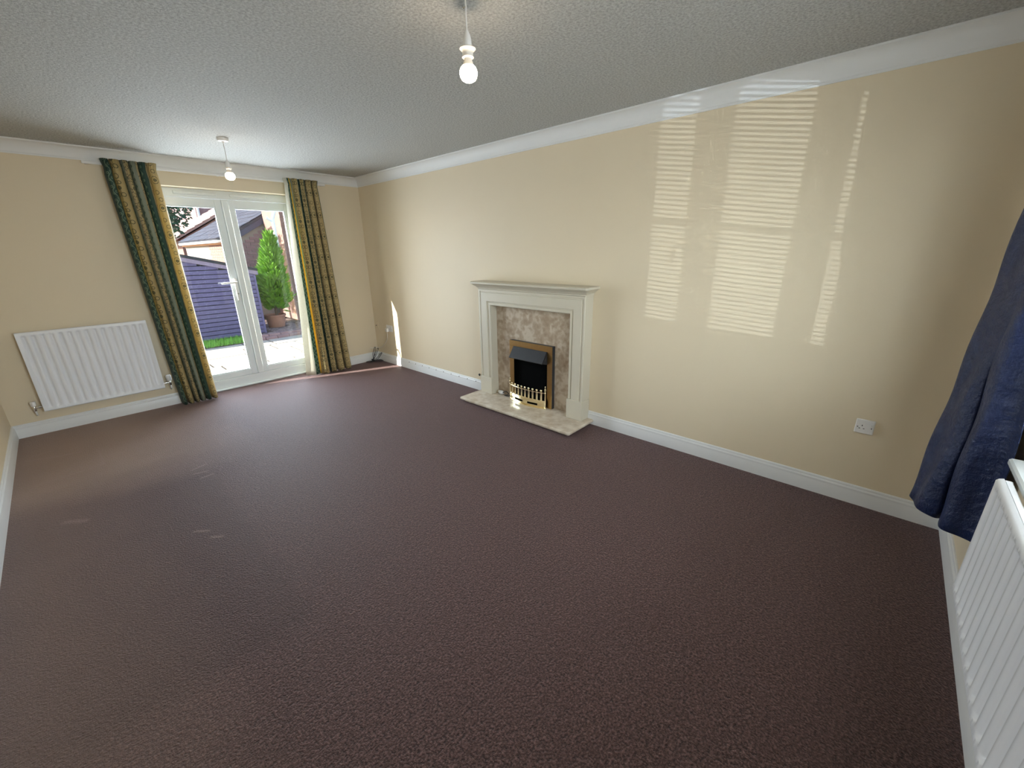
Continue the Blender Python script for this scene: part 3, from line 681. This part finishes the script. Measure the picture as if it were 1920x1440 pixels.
# grass strip in front of the shed
struct(obj('lawn_strip', MB().box(-.6, 2.93, 9.621, 10.34, G - .05, G - .005), M['soil']))
gm = MB()
for i in range(2600):
    x = random.uniform(.6, 2.92); yy = random.uniform(9.66, 10.28); h = random.uniform(.04, .10); a = random.uniform(0, 6.28); w_ = .006; bx, by = random.gauss(0, .02), random.gauss(0, .02)
    n = len(gm.v); gm.v += [(x - w_ * math.cos(a), yy - w_ * math.sin(a), G - .008), (x + w_ * math.cos(a), yy + w_ * math.sin(a), G - .008), (x + bx, yy + by, G + h)]; gm.f.append((n, n + 1, n + 2))
tag(obj('grass', gm, M['grass']), 'bright green grass strip along the foot of the shed', 'grass', kind='stuff')
# brick edging of the bed and slate chips
ed = struct(empty('bed_edging', (0, 0, G)), 'brick edging between patio and planting bed')
bk = MB().bbox(0, .215, 0, .10, -.05, .045, .005).mesh('brick')
for r_, (yy, zz) in enumerate(((9.63, 0), (9.74, .035))):
    for i in range(11):
        b = link('brick', bk, M['brick_lilac_shade'], ed); b.location = (2.96 + i * .225 + (.1 if r_ else 0), yy, zz + random.uniform(-.004, .004))
struct(obj('bed_soil', MB().box(2.94, 5.4, 9.85, 11.6, G - .05, G + .02), M['soil']))
cm = MB()
for i in range(1500):
    x = random.uniform(2.96, 4.6); yy = random.uniform(9.87, 11.2); r_ = random.uniform(.015, .04); z = G + .02
    if (x < 3.56 and yy > 10.22) or math.hypot(x - 3.86, yy - 10.98) < .27: continue
    a = random.uniform(0, 6.28); ca, sa = math.cos(a), math.sin(a); n = len(cm.v)
    for dx, dy, dz in ((-1, -.6, 0), (1, -.6, 0), (1, .6, 0), (-1, .6, 0), (-.6, -.3, .8), (.6, -.2, .7), (.5, .4, .8), (-.5, .3, .6)):
        cm.v.append((x + r_ * (dx * ca - dy * sa), yy + r_ * (dx * sa + dy * ca), z + r_ * dz * .7))
    cm.f += [tuple(n + q for q in f) for f in ((4, 5, 6, 7), (0, 1, 5, 4), (1, 2, 6, 5), (2, 3, 7, 6), (3, 0, 4, 7))]
tag(obj('slate_chips', cm, M['pebble']), 'purple slate chippings covering the planting bed', 'chippings', kind='stuff')

# shed
shed = tag(empty('garden_shed', (1.6, 10.36, G)), 'navy stained timber shed with overlapping horizontal boards', 'shed')
SX0, SX1, RX, RZ, SL = -.2, 3.42, 1.6, 1.62, .249
rz = lambda x: RZ - SL * abs(x - RX)
cobj('wall_panel', MB().prism([(SX0, G), (SX1, G), (SX1, rz(SX1) - .02), (RX, RZ - .02), (SX0, rz(SX0) - .02)], 'y', 10.372, 12.0), M['felt_groove_shade'], shed)  # backing coloured near black to stand in for shadow between the boards
z = G + .02; pitch = .0835
while z < RZ - .08:
    zt = z + pitch
    if zt < rz(SX1) - .03: xa, xb_ = SX0, SX1
    else: dxx = (RZ - .03 - zt) / SL; xa, xb_ = max(SX0, RX - dxx), min(SX1, RX + dxx)
    pr_ = [(10.371, z + .010), (10.340, z + .010), (10.336, z + .014), (10.338, zt - .002), (10.371, zt - .002)]
    cobj('board', MB().loft([[(xa, p[0], p[1]) for p in pr_], [(xb_, p[0], p[1]) for p in pr_]]), M['shed'], shed); z = zt
for s in (-1, 1):
    xe = SX1 + .06 if s > 0 else SX0 - .06
    q = [(RX, RZ + .012), (xe, rz(xe) + .006), (xe, rz(xe) + .060), (RX, RZ + .060)]
    cobj('roof_panel', MB().prism(q, 'y', 10.30, 12.05), M['felt_groove_shade'], shed)
    q = [(RX, RZ - .070), (xe, rz(xe) - .070), (xe, rz(xe) + .005), (RX, RZ + .005)]
    cobj('bargeboard', MB().prism(q, 'y', 10.312, 10.332), M['fascia'], shed)
cobj('corner_post', MB().bbox(SX1 - .03, SX1 + .01, 10.326, 10.336, G, rz(SX1) - .08), M['shed'], shed)

# conifer in a terracotta pot
pot = tag(empty('planter', (3.86, 10.98, G + .02)), 'terracotta planter under the lime conifer', 'planter')
obj('pot', MB().lathe([(.165, 0), (.19, .13), (.205, .24), (.225, .245), (.225, .285), (.20, .285), (.19, .25), (.0001, .25)], (0, 0, 0), 'z', 24), M['terracotta'], pot, True)
con = tag(empty('conifer', (3.90, 10.98, G + .275)), 'bright lime green cone-shaped conifer beside the shed', 'tree')
obj('trunk', MB().tube([(0, 0, 0), (.02, 0, .8), (.12, 0, 1.7)], [.035, .025, .006], 8), M['bark'], con)
cf = MB()
def spray(mb, p, d, l, w):
    d = d.normalized(); a = d.cross(Vector((0, 0, 1))); a = a.normalized() if a.length > 1e-3 else Vector((1, 0, 0)); b = d.cross(a)
    n = len(mb.v); q = p + d * l
    for t_, r_ in ((0, .35), (.45, 1), (1, .05)):
        for k in range(3):
            an = 2.094 * k + n; mb.v.append(tuple(p.lerp(q, t_) + (a * math.cos(an) + b * math.sin(an)) * w * r_))
    for i in (0, 3):
        for k in range(3): mb.f.append((n + i + k, n + i + (k + 1) % 3, n + i + 3 + (k + 1) % 3, n + i + 3 + k))
for i in range(330):
    h = random.random() ** 1.1; z = .16 + h * 1.62; rad = .49 * (1 - h) ** .72 * min(1.0, .55 + 2.2 * h)
    an = random.uniform(0, 6.283); ax = .02 + .14 * h; rr = rad * random.uniform(.55, .95)
    p0 = Vector((ax + rr * .6 * math.cos(an), rr * .6 * math.sin(an), z - .04)); out = Vector((math.cos(an), math.sin(an), .95 + .6 * h))
    for k in range(11):
        d = out + Vector((random.gauss(0, .38), random.gauss(0, .38), random.gauss(0, .38)))
        spray(cf, p0 + d.normalized() * rr * .25, d, random.uniform(.10, .20), random.uniform(.016, .030))
obj('foliage', cf, M['conifer'], con)

# broadleaf tree behind the shed
tr = tag(empty('tree', (2.0, 13.2, G)), 'dark green leafy tree behind the shed, seen at the top of the left pane', 'tree')
obj('trunk', MB().tube([(0, 0, -.05), (.05, 0, 1.3), (.2, 0, 2.2), (.5, -.1, 2.7)], [.09, .08, .05, .02], 8).tube([(.1, 0, 1.6), (.5, -.1, 2.1), (.95, -.1, 2.45)], [.05, .03, .01], 6), M['bark'], tr)
lfm = MB()
for i in range(4200):
    u_, v_ = random.uniform(-1, 1), random.uniform(0, 6.283); r_ = random.random() ** .4; s_ = math.sqrt(1 - u_ * u_)
    p = Vector((.20 + 1.0 * r_ * s_ * math.cos(v_), .8 * r_ * s_ * math.sin(v_), 2.74 + .86 * r_ * u_))
    d = Vector((random.gauss(0, 1), random.gauss(0, 1), random.gauss(-.2, .7))).normalized(); e = d.cross(Vector((random.gauss(0, 1), random.gauss(0, 1), random.gauss(0, 1)))).normalized(); l = random.uniform(.07, .13)
    n = len(lfm.v); lfm.v += [tuple(p), tuple(p + d * l * .5 + e * l * .3), tuple(p + d * l), tuple(p + d * l * .5 - e * l * .3)]; lfm.f.append((n, n + 1, n + 2, n + 3))
obj('foliage', lfm, M['leafdark'], tr)

# garage: gable towards us, left eave running away
gy0, gy1, ex, ez, sl_ = 13.0, 18.0, 3.70, 1.84, .585
ga_ = tag(empty('garage', (5.5, 15.5, G)), 'brick garage with dark tiled roof behind the shed', 'building')
rx_ = 6.3; rzz = ez + sl_ * (rx_ - ex); wx0, wx1 = 3.80, 8.8
cobj('wall', MB().prism([(wx0, G), (wx1, G), (wx1, ez + .02), (rx_, rzz - .06), (wx0, ez + .02)], 'y', gy0 + .006, gy1), M['mortar'], ga_)
# bricks of the gable that show through the glass, as single pieces
bm_ = MB().bbox(0, .215, 0, .02, 0, .065, .003).mesh('brick'); cnt = 0; z = .95; r_ = 0
gw = [c for c in ga_.children if c.name.startswith('wall')][0]
while z < 2.75:
    x = wx0 + (.1125 if r_ % 2 else 0)
    while x < 5.35:
        if z + .07 < ez + sl_ * (x + .0 - ex) - .12 or (z + .07 < ez - .05):
            b = link('brick', bm_, M['brick_lilac_shade'], gw); b.location = (x - 5.5, gy0 - .010 - 15.5, z - G); cnt += 1
            b.matrix_parent_inverse = Matrix.Identity(4)
            b.location = (x, gy0 - .010, z); b.matrix_parent_inverse = Matrix.Identity(4)
        x += .225
    z += .075; r_ += 1
# side wall bricks facing left (sunlit), courses
z = .95
sb = MB().bbox(0, .02, 0, .215, 0, .065, .003).mesh('brick_side'); r_ = 0
while z < 1.70:
    yy = gy0 + .01 + (.1125 if r_ % 2 else 0)
    while yy < 15.0:
        b = link('brick', sb, M['brick'], gw); b.location = (wx0 - .012, yy, z); yy += .225
    z += .075; r_ += 1
cobj('soffit', MB().box(ex + .02, wx0 + .01, gy0 - .05, gy1, ez - .10, ez + .005), M['orange'], ga_)
cobj('gutter', MB().prism([(ex - .075, ez - .03), (ex - .05, ez - .06), (ex + .0, ez - .06), (ex + .022, ez - .03), (ex + .022, ez + .0), (ex - .075, ez + .0)], 'y', gy0 - .08, gy1), M['upvc'], ga_)
q = [(ex - .03, ez - .005), (rx_, rzz - .005), (rx_, rzz + .06), (ex - .06, ez + .03)]
cobj('roof_deck', MB().prism(q, 'y', gy0 - .08, gy1 + .05), M['tile'], ga_)
cobj('roof_deck', MB().prism([(rx_, rzz - .005), (wx1 + .1, ez - .005), (wx1 + .12, ez + .03), (rx_, rzz + .06)], 'y', gy0 - .08, gy1 + .05), M['tile'], ga_)
nl = math.hypot(1, sl_); ang = math.atan(sl_)
tm = MB().loft([[(0, y_, 0), (0, y_, .022), (.33, y_, .012), (.33, y_, 0)] for y_ in (0, .235)]).mesh('roof_tile')
dk = [c for c in ga_.children if c.name.startswith('roof_deck')][0]
for i in range(9):
    for j in range(21):
        tl_ = link('roof_tile', tm, M['tile'], dk); s_ = i * .27
        tl_.location = (ex - .055 + s_ / nl + random.uniform(-.006, .006), gy0 - .07 + j * .24, ez + .034 + s_ * sl_ / nl + random.uniform(0, .006)); tl_.rotation_euler = (0, -ang, 0)
cobj('bargeboard', MB().prism([(ex, ez - .14), (rx_, rzz - .14), (rx_, rzz - .006), (ex - .02, ez - .006)], 'y', gy0 - .07, gy0 - .045), M['barge'], ga_)

# second garage beyond, sunlit pink tiles
g2 = tag(empty('garage', (6, 20.5, G)), 'low building with sunlit pink tiled roof beyond the brick garage', 'building')
cobj('wall', MB().prism([(3.9, G), (8.5, G), (8.5, 2.0), (6.4, 3.50), (3.9, 2.0)], 'y', 19.0, 22.0), M['brick'], g2)
cobj('roof', MB().prism([(3.6, 1.88), (6.4, 3.56), (6.4, 3.64), (3.58, 1.95)], 'y', 18.9, 22.1), M['pinktile'], g2)
cobj('roof', MB().prism([(6.4, 3.56), (8.8, 2.0), (8.8, 2.08), (6.4, 3.64)], 'y', 18.9, 22.1), M['pinktile'], g2)
for i in range(11): cobj('tile_course', MB().prism([(3.6 + i * .255, 1.962 + i * .153), (3.6 + i * .255, 1.99 + i * .153), (3.87 + i * .255, 2.125 + i * .153)], 'y', 18.88, 22.12), M['pinktile'], g2)
# house far behind
hs = tag(empty('house', (8, 25, G)), 'brick house with white window far behind the garages', 'building')
cobj('wall', MB().box(5.6, 14, 24, 30, G, 5.2), M['brick_lilac_shade'], hs)
wn_ = cobj('window', MB().bbox(6.35, 6.43, 23.96, 24.0, 3.0, 4.1).bbox(7.3, 7.38, 23.96, 24.0, 3.0, 4.1).bbox(6.43, 7.3, 23.96, 24.0, 3.0, 3.08).bbox(6.43, 7.3, 23.96, 24.0, 4.02, 4.1).bbox(6.83, 6.9, 23.96, 24.0, 3.08, 4.02), M['upvc'], hs)
cobj('window_glass', MB().box(6.43, 7.3, 23.985, 23.998, 3.08, 4.02), M['barge'], hs)
cobj('fascia', MB().box(5.45, 14.1, 23.75, 23.99, 3.72, 3.86) if False else MB().box(5.5, 14.1, 23.9, 23.998, 4.14, 4.30), M['upvc'], hs)
cobj('downpipe', MB().tube([(5.68, 23.94, G), (5.68, 23.94, 4.2)], .05, 10), M['upvc'], hs)
cobj('roof', MB().prism([(23.5, 5.2), (30.4, 5.2), (27, 7.6)], 'x', 5.3, 14.3), M['pinktile'], hs)
# brick corner of the neighbouring house on the right, with a white downpipe
nb2 = tag(empty('house', (5.2, 12.2, G)), 'sunlit brick house corner with white downpipe right of the conifer', 'building')
nw = cobj('wall', MB().box(4.62, 6.2, 11.75, 12.9, G, 4.5), M['brick'], nb2)
r_ = 0; z = .9
bmf = MB().bbox(0, .215, 0, .014, 0, .065, .003).mesh('brick_front')
while z < 2.7:
    x = 4.62 + (0 if r_ % 2 else .1125)
    while x < 5.2:
        b = link('brick', bmf, M['brick'], nw); b.location = (x, 11.738, z); x += .225
    z += .075; r_ += 1
cobj('downpipe', MB().tube([(4.45, 11.72, 1.2), (4.45, 11.72, 2.28), (4.50, 11.70, 2.42), (4.56, 11.70, 2.62), (4.56, 11.70, 3.6)], .038, 10).tube([(4.45, 11.72, 2.2), (4.32, 11.74, 2.30)], .03, 8), M['upvc'], nb2)
